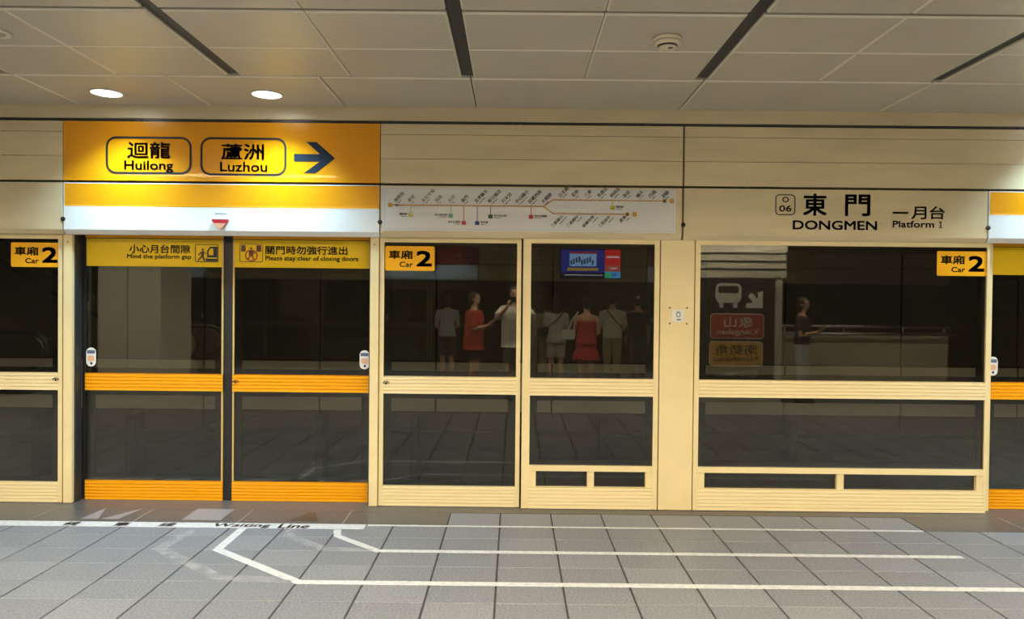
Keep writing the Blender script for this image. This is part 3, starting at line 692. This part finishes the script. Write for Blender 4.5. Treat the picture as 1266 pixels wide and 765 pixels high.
# pillar with the direction sign, right behind the viewer
p1 = thing('sign_pillar', 'cream clad pillar carrying a charcoal train direction sign, mirrored in the long panel', 'pillar')
part('cladding', MB().box(2.62, 4.10, -7.2, -5.86, 0.0, ZC), M_PILLAR, p1)
for z in (2.04, 2.16, 2.28): part('groove', MB().box(2.61, 4.17, -7.21, -5.845, z, z+0.018), M_CHAR, p1)
part('capital', MB().box(2.60, 4.16, -7.22, -5.85, 1.92, 2.42), M_PILLAR, p1)
sg = tag(None or thing('direction_sign', 'charcoal direction sign with train symbol, arrow and two coloured name boxes', 'sign'), 'charcoal direction sign with train symbol, arrow and two coloured name boxes', 'sign')
ys = -5.845
part('board', MB().box(2.70, 3.98, ys, ys+0.02, 0.20, 1.90), M_SIGNBK, sg)
K = 0.01245
X_ = lambda p: (p-635.5)*K
Z_ = lambda q: 1.55-(q-372.5)*K
ysf = ys+0.0225
def rbox(a, b, q0, q1, m, r=0.06, y=ysf): part('name_box', MB().poly(rrect(X_(a), X_(b), Z_(q1), Z_(q0), r), y-0.002, y), m, sg)
M_SIGNW = mat('sign_white', (0.88, 0.87, 0.82), 0.4)
tr = MB().poly(rrect(X_(882), X_(914), Z_(374), Z_(350), 0.09), ysf-0.002, ysf)
tr.box(X_(887), X_(892), ysf-0.002, ysf, Z_(380), Z_(373)); tr.box(X_(904), X_(909), ysf-0.002, ysf, Z_(380), Z_(373))
part('train_symbol', tr, M_SIGNW, sg)
part('train_window', MB().poly(rrect(X_(885.5), X_(910.5), Z_(362), Z_(353.5), 0.03), ysf-0.001, ysf+0.0015), M_SIGNBK, sg)
part('arrow', MB().poly([(X_(a), Z_(q)) for a, q in ((922, 366), (926, 361), (934, 369), (934, 361), (940, 359), (940, 380), (919, 380), (921, 374), (929, 374))], ysf-0.002, ysf), M_SIGNW, sg)
rbox(876, 942, 387, 418, M_SIGNW); rbox(877, 941, 388, 417, mat('box_red', (0.55, 0.11, 0.07), 0.4), 0.05, ysf+0.002)
rbox(875, 941, 421, 452, M_SIGNW); rbox(876, 940, 422, 451, mat('box_orange', (0.82, 0.50, 0.14), 0.4), 0.05, ysf+0.002)
def sgt(s, a, b, q0, q1, m, bold=0.012):      # reads from the door side, so x runs backwards
    vs, fs, _ = glyphs(s, 0.0)
    part('lettering', MB().add([(X_(b)+u*(X_(a)-X_(b)), ysf+0.0035, Z_(q1)+v*(Z_(q0)-Z_(q1))) for u, v in vs], fs), m, sg)
sgt('象山', 893, 928, 391, 404, M_SIGNW); sgt('Xiangshan', 884, 936, 406, 414.5, M_SIGNW)
sgt('南勢角', 884, 934, 425, 438, M_INK); sgt('Nanshijiao', 881, 935, 439, 448, M_INK); sgt('往月台 Platform', 885, 935, 456, 464, M_SIGNW)
# plain pillar mirrored in the left door leaf
p2 = thing('plain_pillar', 'plain pale clad pillar mirrored in the left orange door leaf', 'pillar')
part('cladding', MB().box(-7.16, -6.66, -8.2, -7.0, 0.0, ZC).box(-6.645, -6.08, -8.2, -7.0, 0.0, ZC), M_PILLAR, p2)
part('joint', MB().box(-6.70, -6.60, -8.1, -7.02, 0.0, ZC), M_CHAR, p2)
# stair parapet with steel handrails mirrored in the long panel
sp_ = thing('stair_parapet', 'beige stair parapet with two steel handrails mirrored in the long panel', 'parapet')
part('wall', MB().box(4.35, 7.4, -7.3, -7.15, 0.0, 1.04).box(4.35, 4.5, -8.6, -7.3, 0.0, 1.04), M_STONE, sp_)
for z, yy in ((1.15, -7.10), (1.02, -7.06)):
    part('handrail', MB().tube([(4.3, yy, z), (5.5, yy, z), (7.5, yy, z)], 0.024), M_STEEL, sp_, True)
for x in (4.6, 5.6, 6.6, 7.3): part('bracket', MB().tube([(x, -7.15, 0.96), (x, -7.10, 1.0), (x, -7.10, 1.15)], 0.012), M_STEEL, sp_, True)
# escalators mirrored in the left panels
def escalator(x, y, label, up=-1, red=True):
    t = thing('escalator', label, 'escalator', loc=(x, y, 0))
    for yy in (-0.62, 0.62):
        pts = [(1.9*up+0.0, yy, 1.55)]
        pts = [(up*5.0, yy, 3.0), (up*1.6, yy, 1.0), (up*1.0, yy, 0.92), (up*0.2, yy, 0.92)]
        for k in range(1, 8):
            a = PI/2 - PI*k/8
            pts.append((up*0.2 - up*0.30*math.cos(a), yy, 0.62+0.30*math.sin(a)))
        pts.append((up*0.25, yy, 0.32))
        part('handrail', MB().tube(pts, 0.045, 10), M_RUBBER, t, True)
        part('handrail_guide', MB().tube([(p[0]+up*0.035 if i > 3 else p[0], p[1], p[2]-0.06 if i <= 6 else p[2]) for i, p in enumerate(pts)], 0.032, 10), M_STEEL, t, True)
        part('skirt', MB().poly([(up*-0.1, 0.02), (up*-0.1, 0.30), (up*1.2, 0.30), (up*5.0, 2.45), (up*5.0, 2.0), (up*1.5, 0.02)], yy-0.06, yy+0.06), M_STEEL, t)
        part('balustrade', MB().poly([(up*0.0, 0.30), (up*-0.02, 0.75), (up*0.2, 0.88), (up*1.0, 0.88), (up*1.6, 0.96), (up*5.0, 2.94), (up*5.0, 2.45), (up*1.2, 0.30)], yy-0.012, yy+0.012), M_STEEL, t)
    for k in range(11):
        xs_ = 0.2+0.38*k; zz_ = max(0.01, (k-2)*0.22)
        part('step', MB().box(min(up*xs_, up*(xs_+0.4)), max(up*xs_, up*(xs_+0.4)), -0.5, 0.5, max(0.0, zz_-0.2), zz_), M_CHAR, t)
    part('comb_plate', MB().box(min(up*-0.4, up*0.25), max(up*-0.4, up*0.25), -0.55, 0.55, 0.0, 0.012), M_STEEL, t)
    if red: part('notice', MB().box(up*0.9-0.02, up*0.9+0.02, -0.35, 0.35, 0.55, 0.95), mat('notice_red', (0.4, 0.08, 0.07), 0.5), t)
escalator(-6.25, -9.3, 'escalator with black handrails mirrored beside the plain pillar', -1)
escalator(-7.9, -6.2, 'escalator with black handrails mirrored in the leftmost panel', -1, False)
# hanging information screen
tv = thing('information_screen', 'lit blue and red information screen hanging over the platform, mirrored in the glass', 'screen')
TX, TZ = 1.285, 2.165
part('case', MB().box(TX-0.52, TX+0.52, -7.10, -7.02, TZ-0.25, TZ+0.25), M_BLACK, tv)
part('hanger', MB().tube([(TX-0.3, -7.06, TZ+0.24), (TX-0.3, -7.06, ZC)], 0.025), M_STEEL, tv, True); part('hanger', MB().tube([(TX+0.3, -7.06, TZ+0.24), (TX+0.3, -7.06, ZC)], 0.025), M_STEEL, tv, True)
def scr(x0, x1, z0, z1, col, y, st=3.2, nm='screen_area'):
    m = mat('screen_%.2f_%.2f_%.2f' % col, (0.01, 0.01, 0.01), 0.3, emit=col, estr=st)
    part(nm, MB().box(TX+x0, TX+x1, y-0.002, y, TZ+z0, TZ+z1), m, tv)
ye = -7.017
scr(-0.50, 0.24, -0.235, 0.235, (0.02, 0.03, 0.30), ye); scr(-0.50, 0.24, -0.235, -0.15, (0.005, 0.006, 0.03), ye+0.001)
scr(0.24, 0.505, -0.02, 0.24, (0.75, 0.02, 0.02), ye); scr(0.24, 0.505, -0.13, -0.02, (0.55, 0.10, 0.08), ye); scr(0.24, 0.505, -0.24, -0.13, (0.10, 0.45, 0.85), ye); scr(0.24, 0.34, -0.24, -0.15, (0.05, 0.60, 0.25), ye+0.001)
scr(-0.355, 0.10, -0.045, 0.165, (0.30, 0.55, 0.95), ye+0.001); scr(-0.355, 0.10, 0.165, 0.20, (0.40, 0.02, 0.04), ye+0.001); scr(-0.39, 0.13, -0.12, -0.07, (0.45, 0.33, 0.06), ye+0.001)
for k in range(9): scr(-0.34+0.045*k, -0.31+0.045*k, -0.02+0.015*(k % 4), 0.06+0.02*((k*5) % 4), (0.03, 0.05, 0.10), ye+0.002)
scr(-0.44, 0.20, -0.20, -0.185, (0.6, 0.6, 0.65), ye+0.002); scr(0.27, 0.48, 0.10, 0.13, (0.9, 0.6, 0.6), ye+0.002); scr(0.33, 0.45, -0.085, -0.065, (0.9, 0.7, 0.7), ye+0.002); scr(0.36, 0.44, -0.215, -0.155, (0.04, 0.25, 0.65), ye+0.002)

# ================================================================== people (mirrored in the glass)
def baked(mb, name, voxel, smooth_it=2):
    me = mb.mesh(name + '_raw'); o = bpy.data.objects.new(name, me); COL.objects.link(o)
    r = o.modifiers.new('r', 'REMESH'); r.mode = 'VOXEL'; r.voxel_size = voxel
    sm = o.modifiers.new('s', 'SMOOTH'); sm.factor = 0.5; sm.iterations = smooth_it
    dg = bpy.context.evaluated_depsgraph_get(); out = bpy.data.meshes.new_from_object(o.evaluated_get(dg))
    bpy.data.objects.remove(o); bpy.data.meshes.remove(me)
    for p in out.polygons: p.use_smooth = True
    return out
def trings(mb, rr, grow=0.0, n=16):
    mb.rings([[((rx+grow)*math.cos(2*PI*k/n), cy+(ry+grow)*math.sin(2*PI*k/n), z) for k in range(n)] for z, rx, ry, cy in rr])
def torso(f):
    sh = 0.150 if f else 0.168
    return [(0.84, 0.135, 0.095, -0.01), (0.92, 0.168 if f else 0.160, 0.118, -0.015), (1.03, 0.138 if f else 0.148, 0.100, -0.005), (1.12, 0.128 if f else 0.146, 0.096, 0.0),
            (1.24, 0.146 if f else 0.165, 0.112, 0.008), (1.35, sh+0.01, 0.102, 0.0), (1.42, sh*0.75, 0.075, -0.01), (1.455, 0.070, 0.060, -0.01)]
def hand(mb, w, d, nrm, side, curl):
    w = Vector(w); d = Vector(d).normalized(); nrm = Vector(nrm); nrm = (nrm - d*nrm.dot(d)).normalized(); s = d.cross(nrm)*side
    rr = []
    for t, a, b in ((-0.01, 0.026, 0.020), (0.03, 0.036, 0.015), (0.065, 0.041, 0.014), (0.088, 0.039, 0.012)):
        c = w + d*t
        rr.append([tuple(c + s*a*math.cos(2*PI*k/10) + nrm*b*math.sin(2*PI*k/10)) for k in range(10)])
    mb.rings(rr)
    for i, ln in enumerate((0.070, 0.079, 0.074, 0.058)):
        p = w + d*0.080 + s*(0.031-0.0207*i); pts = [p]; a = 0.0
        for seg in (0.44, 0.32, 0.26):
            a += curl*(0.5 if len(pts) == 1 else 1.0); p = p + (d*math.cos(a) + nrm*math.sin(a))*ln*seg; pts.append(p)
        mb.tube(pts, [0.0092, 0.0088, 0.0082, 0.0068], 8)
    p = w + d*0.022 + s*0.030
    mb.tube([p, p + d*0.028 + s*0.022, p + d*0.055 + s*0.026 + nrm*0.014, p + d*0.075 + s*0.022 + nrm*0.024], [0.012, 0.011, 0.0098, 0.008], 8)
SKIN = mat('skin', (0.56, 0.34, 0.23), 0.5); HAIR = mat('hair_black', (0.012, 0.010, 0.009), 0.45); EYE = mat('eye_dark', (0.02, 0.015, 0.012), 0.25); LIP = mat('lips', (0.42, 0.16, 0.13), 0.5)
def cloth(col): return mat('cloth_%.2f_%.2f_%.2f' % col, col, 0.8, bump=0.2, bscale=300)
ARMS = {  # elbow, wrist, hand direction, palm normal for the left (-x) arm; the right arm is mirrored
    'down': ((-0.225, -0.02, 1.10), (-0.235, 0.06, 0.86), (0, 0.15, -1), (1, 0.2, 0)),
    'phone_low': ((-0.215, 0.03, 1.10), (-0.075, 0.26, 1.17), (0.35, 0.75, 0.5), (0.3, -0.6, 0.8)),
    'phone_up': ((-0.285, 0.14, 1.24), (-0.118, 0.345, 1.41), (0.08, 0.60, 0.78), (0.95, 0.1, -0.2)),
    'front': ((-0.225, 0.0, 1.10), (-0.10, 0.20, 1.02), (0.8, 0.5, 0.0), (0.1, -0.6, 0.6))}
def person(label, loc, face, h, f, arms, top, bottom, hair, shoes=(0.05, 0.05, 0.055), group=None, loose=0.016):
    t = thing('person', label, 'person', group, loc, face)
    k = h/1.70; t.scale = (k, k, k)
    A = ARMS[arms] if isinstance(arms, str) else arms
    sh = 0.165 if f else 0.185
    mb = MB(); trings(mb, torso(f), -0.004)
    mb.tube([(0, -0.012, 1.40), (0, -0.008, 1.47), (0, 0.006, 1.56)], [0.064, 0.053, 0.052], 14)
    mb.ell((0, 0.004, 1.625), (0.073, 0.090, 0.098)); mb.ell((0, 0.036, 1.562), (0.050, 0.058, 0.056)); mb.ell((0, 0.070, 1.640), (0.052, 0.026, 0.030))
    mb.tube([(0, 0.088, 1.628), (0, 0.104, 1.602), (0, 0.098, 1.590)], [0.009, 0.013, 0.011], 8)
    for sd_ in (-1, 1): mb.ell((sd_*0.075, -0.002, 1.603), (0.010, 0.020, 0.030), 8, 6)
    for sd_ in (-1, 1):
        e, wr, hd, nn = [(p[0]*-sd_ if i != 9 else 0, p[1], p[2]) for i, p in enumerate(A)]
        mb.tube([(sd_*sh*0.55, -0.005, 1.385), (sd_*sh, -0.008, 1.375), tuple((Vector((sd_*sh, -0.008, 1.375))+Vector(e))/2), e, tuple((Vector(e)*0.65+Vector(wr)*0.35)), wr],
                [0.052, 0.050, 0.043, 0.036, 0.036, 0.025], 12)
        hand(mb, wr, hd, nn, sd_, 0.55)
        mb.tube([(sd_*0.082, -0.01, 0.93), (sd_*0.088, 0.0, 0.72), (sd_*0.090, 0.012, 0.49), (sd_*0.092, -0.016, 0.33), (sd_*0.093, -0.022, 0.09), (sd_*0.093, -0.022, 0.045)],
                [0.086, 0.074, 0.052, 0.055, 0.034, 0.036], 14)
        mb.rings([[(sd_*0.095+rx*math.cos(2*PI*q/10), yy, max(0.006, zz+rz_*math.sin(2*PI*q/10))) for q in range(10)] for yy, rx, zz, rz_ in ((-0.072, 0.026, 0.035, 0.030), (-0.02, 0.036, 0.046, 0.044), (0.06, 0.040, 0.034, 0.030), (0.13, 0.042, 0.024, 0.022), (0.165, 0.026, 0.020, 0.014))])
    me = baked(mb, 'body', 0.0085); linkobj('body', me, SKIN, t)
    # top
    kind, col, sleeve, hem = top
    mb = MB(); rr = [r for r in torso(f) if r[0] >= hem-0.001]
    base = torso(f)
    if hem < 0.70: rr = [(hem, 0.225, 0.165, 0.0), (0.72, 0.20, 0.145, 0.0)] + base
    elif hem < 0.84: rr = [(hem, 0.185, 0.140, 0.0)] + base
    elif rr[0][0] > hem: rr = [(hem, 0.166, 0.122, 0.0)] + rr
    if kind == 'strapless': rr = [r for r in rr if r[0] <= 1.34] ; rr[-1] = (1.31, rr[-1][1], rr[-1][2], rr[-1][3])
    if loose > 0.02 and kind == 'tee': rr = [(z, max(rx, 0.158) if 0.8 < z < 1.36 else rx, max(ry, 0.112) if 0.8 < z < 1.3 else ry, cy) for z, rx, ry, cy in rr]
    trings(mb, rr[:-1] if kind != 'strapless' else rr, loose)
    if kind == 'strapless':
        for sd_ in (-1, 1): mb.tube([(sd_*0.10, 0.10, 1.27), (sd_*0.11, 0.05, 1.42), (sd_*0.10, -0.09, 1.30)], 0.014, 8)
    if sleeve > 0:
        for sd_ in (-1, 1):
            e = Vector((A[0][0]*-sd_, A[0][1], A[0][2])); wr = Vector((A[1][0]*-sd_, A[1][1], A[1][2])); s0 = Vector((sd_*sh, -0.008, 1.375))
            pts = [(sd_*sh*0.5, -0.005, 1.37), tuple(s0)]; rd = [0.075, 0.070]
            if sleeve <= 1: pts.append(tuple(s0+(e-s0)*sleeve)); rd.append(0.066)
            else: pts += [tuple(e), tuple(e+(wr-e)*(sleeve-1))]; rd += [0.055, 0.044]
            mb.tube(pts, rd, 14)
    linkobj('top' if hem > 0.7 else 'dress', baked(mb, 'top', 0.013), cloth(col), t)
    # bottom
    if bottom:
        kind, col, zend = bottom
        mb = MB()
        if kind == 'skirt': trings(mb, [(zend, 0.21, 0.17, 0), (0.80, 0.185, 0.14, -0.01), (0.92, 0.175, 0.125, -0.012), (1.04, 0.145, 0.106, -0.005)], 0.008)
        else:
            trings(mb, [r for r in torso(f)[:4]], 0.010)
            for sd_ in (-1, 1):
                pts = [(sd_*0.082, -0.01, 0.93), (sd_*0.088, 0.0, 0.72), (sd_*0.090, 0.010, 0.50), (sd_*0.092, -0.014, 0.30), (sd_*0.093, -0.020, 0.07)]; rd = [0.098, 0.092, 0.076, 0.070, 0.066]
                keep = [i for i, p in enumerate(pts) if p[2] > zend]
                mb.tube([pts[i] for i in keep] + [(sd_*0.091, 0.0, zend)], [rd[i] for i in keep] + [rd[keep[-1]]], 14)
        linkobj('skirt' if kind == 'skirt' else 'trousers', baked(mb, 'bottom', 0.013), cloth(col), t)
    for sd_ in (-1, 1):
        mb = MB(); mb.rings([[(sd_*0.095+rx*math.cos(2*PI*q/12), yy, max(0.0, zz+rz_*math.sin(2*PI*q/12))) for q in range(12)] for yy, rx, zz, rz_ in ((-0.088, 0.024, 0.030, 0.030), (-0.07, 0.036, 0.038, 0.038), (0.02, 0.044, 0.040, 0.040), (0.10, 0.050, 0.030, 0.030), (0.17, 0.042, 0.024, 0.024), (0.190, 0.020, 0.018, 0.016))])
        linkobj('shoe', mb.mesh('shoe', True), cloth(shoes), t)
    # hair
    mb = MB(); mb.ell((0, -0.014, 1.642), (0.084, 0.098, 0.098), 20, 12)
    if hair in ('bob', 'long'): mb.ell((0, -0.040, 1.575), (0.088, 0.068, 0.105), 18, 10)
    if hair == 'long': mb.ell((0, -0.075, 1.44), (0.095, 0.045, 0.16), 18, 10)
    if hair == 'short': mb.ell((0, -0.045, 1.595), (0.074, 0.055, 0.065), 16, 10)
    if hair == 'bun': mb.ell((0, -0.120, 1.690), (0.042, 0.042, 0.040), 14, 8); mb.ell((0, -0.05, 1.590), (0.070, 0.048, 0.06), 16, 10)
    cut = MB(); hm = baked(mb, 'hair', 0.011, 1)
    bm = bmesh.new(); bm.from_mesh(hm)
    bmesh.ops.delete(bm, geom=[v for v in bm.verts if v.co.z < 1.678 and (v.co.y > 0.062 or (v.co.y > 0.03 and abs(v.co.x) < (0.062 if f else 0.09)))], context='VERTS'); bm.to_mesh(hm); bm.free()
    for p in hm.polygons: p.use_smooth = True
    linkobj('hair', hm, HAIR, t)
    for sd_ in (-1, 1): linkobj('eye', MB().ell((sd_*0.030, 0.088, 1.622), (0.013, 0.007, 0.006), 8, 6).mesh('eye', True), EYE, t)
    linkobj('lips', MB().ell((0, 0.092, 1.560), (0.022, 0.008, 0.007), 8, 6).mesh('lips', True), LIP, t)
    return t
def phone(x, y, z, label, w_, h_, rot):
    t = thing('phone', label, 'phone', loc=(x, y, z)); t.rotation_euler = rot
    part('body', MB().poly(rrect(-w_/2, w_/2, -h_/2, h_/2, 0.010, 4), -0.004, 0.004), M_BLACK, t)
    part('lens', MB().lathe([(0.006, 0), (0.005, 0.0015)], w_*0.38, 0.004, h_*0.3, 12, 'y'), M_CHAR, t)
person('person in long white shirt raising a phone, mirrored at the centre', (0.02, -5.92, 0), 0.0, 1.72, False, 'phone_up', ('tee', (0.74, 0.71, 0.64), 0.8, 0.80), ('trousers', (0.16, 0.12, 0.09), 0.52), 'short', loose=0.05)
phone(0.022, -5.505, 1.55, 'black phone held sideways by the person in the white shirt', 0.155, 0.074, (0, 0, 0))
person('person in loose red top looking down at a phone, mirrored beside the photographer', (-0.64, -6.45, 0), -PI*0.42, 1.64, True, 'phone_low', ('tee', (0.44, 0.05, 0.028), 0.85, 0.76), ('trousers', (0.05, 0.035, 0.03), 0.60), 'bob', loose=0.05)
phone(-0.335, -6.365, 1.215, 'dark phone held low by the person in the red top', 0.074, 0.15, (math.radians(-35), 0, -PI*0.42))
person('person in pale shirt and dark shorts standing far left, back turned', (-1.27, -8.6, 0), PI*0.9, 1.60, True, 'front', ('tee', (0.42, 0.43, 0.43), 0.6, 0.88), ('trousers', (0.06, 0.05, 0.05), 0.5), 'bob')
person('person in white top with dark shoulder strap, back turned across the platform', (0.76, -7.75, 0), PI*1.05, 1.58, True, 'front', ('tee', (0.52, 0.51, 0.48), 0.7, 0.84), ('trousers', (0.46, 0.42, 0.37), 0.56), 'long', loose=0.03)
person('person in beige top half hidden beside the white top, back turned', (0.46, -8.2, 0), PI*0.95, 1.62, True, 'down', ('tee', (0.35, 0.26, 0.18), 0.6, 0.86), ('trousers', (0.30, 0.26, 0.21), 0.10), 'long')
person('person in short red dress with hair in a bun, back turned', (1.20, -6.75, 0), PI, 1.56, True, 'front', ('strapless', (0.40, 0.035, 0.04), 0, 0.62), None, 'bun', (0.4, 0.3, 0.2), loose=0.04)
person('person in pale green shirt and khaki trousers with a black strap, back turned', (1.77, -7.8, 0), PI*1.12, 1.64, False, 'front', ('tee', (0.46, 0.50, 0.40), 0.8, 0.90), ('trousers', (0.32, 0.26, 0.17), 0.10), 'short', loose=0.026)
person('person in dark clothes waiting at the far doors, faintly mirrored', (2.42, -9.0, 0), PI, 1.60, False, 'down', ('tee', (0.05, 0.06, 0.075), 0.8, 0.88), ('trousers', (0.08, 0.09, 0.10), 0.10), 'short')
person('person in black top and pale trousers looking at a phone beside the pillar', (4.47, -6.0, 0), -PI*0.30, 1.60, True, 'phone_low', ('tee', (0.025, 0.025, 0.027), 0.7, 0.96), ('trousers', (0.55, 0.57, 0.56), 0.10), 'bob')
phone(4.73, -5.81, 1.19, 'phone held low by the person in black beside the pillar', 0.074, 0.15, (math.radians(-35), 0, -PI*0.3))
# bags carried on straps
def bag(label, org, px_, col, strap, z=0.98):
    t = thing('shoulder_bag', label, 'bag', loc=(org[0], org[1], 0))
    m = cloth(col)
    part('pouch', MB().poly(rrect(px_[0]-0.11, px_[0]+0.11, z-0.08, z+0.08, 0.04), px_[1]-0.04, px_[1]+0.04), m, t)
    part('strap', MB().tube(strap, 0.011, 8), m, t)
bag('white shoulder bag hanging beside the red dress', (1.20, -6.75), (-0.30, 0.02), (0.55, 0.53, 0.49), [(-0.29, 0.02, 1.05), (-0.23, 0.10, 1.22), (-0.14, 0.09, 1.36), (-0.14, -0.08, 1.35), (-0.25, -0.06, 1.2), (-0.29, 0.01, 1.05)])
bag('black crossbody bag worn over the white top', (0.76, -7.75), (-0.24, 0.03), (0.03, 0.03, 0.03), [(-0.20, 0.13, 1.02), (-0.02, 0.165, 1.18), (0.11, 0.13, 1.33), (0.12, 0.0, 1.42), (0.10, -0.13, 1.33), (-0.18, -0.13, 1.02)])
bag('black sling bag worn over the pale green shirt', (1.77, -7.8), (0.18, -0.20), (0.03, 0.03, 0.03), [(0.15, 0.15, 1.08), (0.0, 0.165, 1.22), (-0.10, 0.13, 1.36), (-0.12, 0.0, 1.44), (-0.10, -0.13, 1.34), (0.14, -0.15, 1.08)])
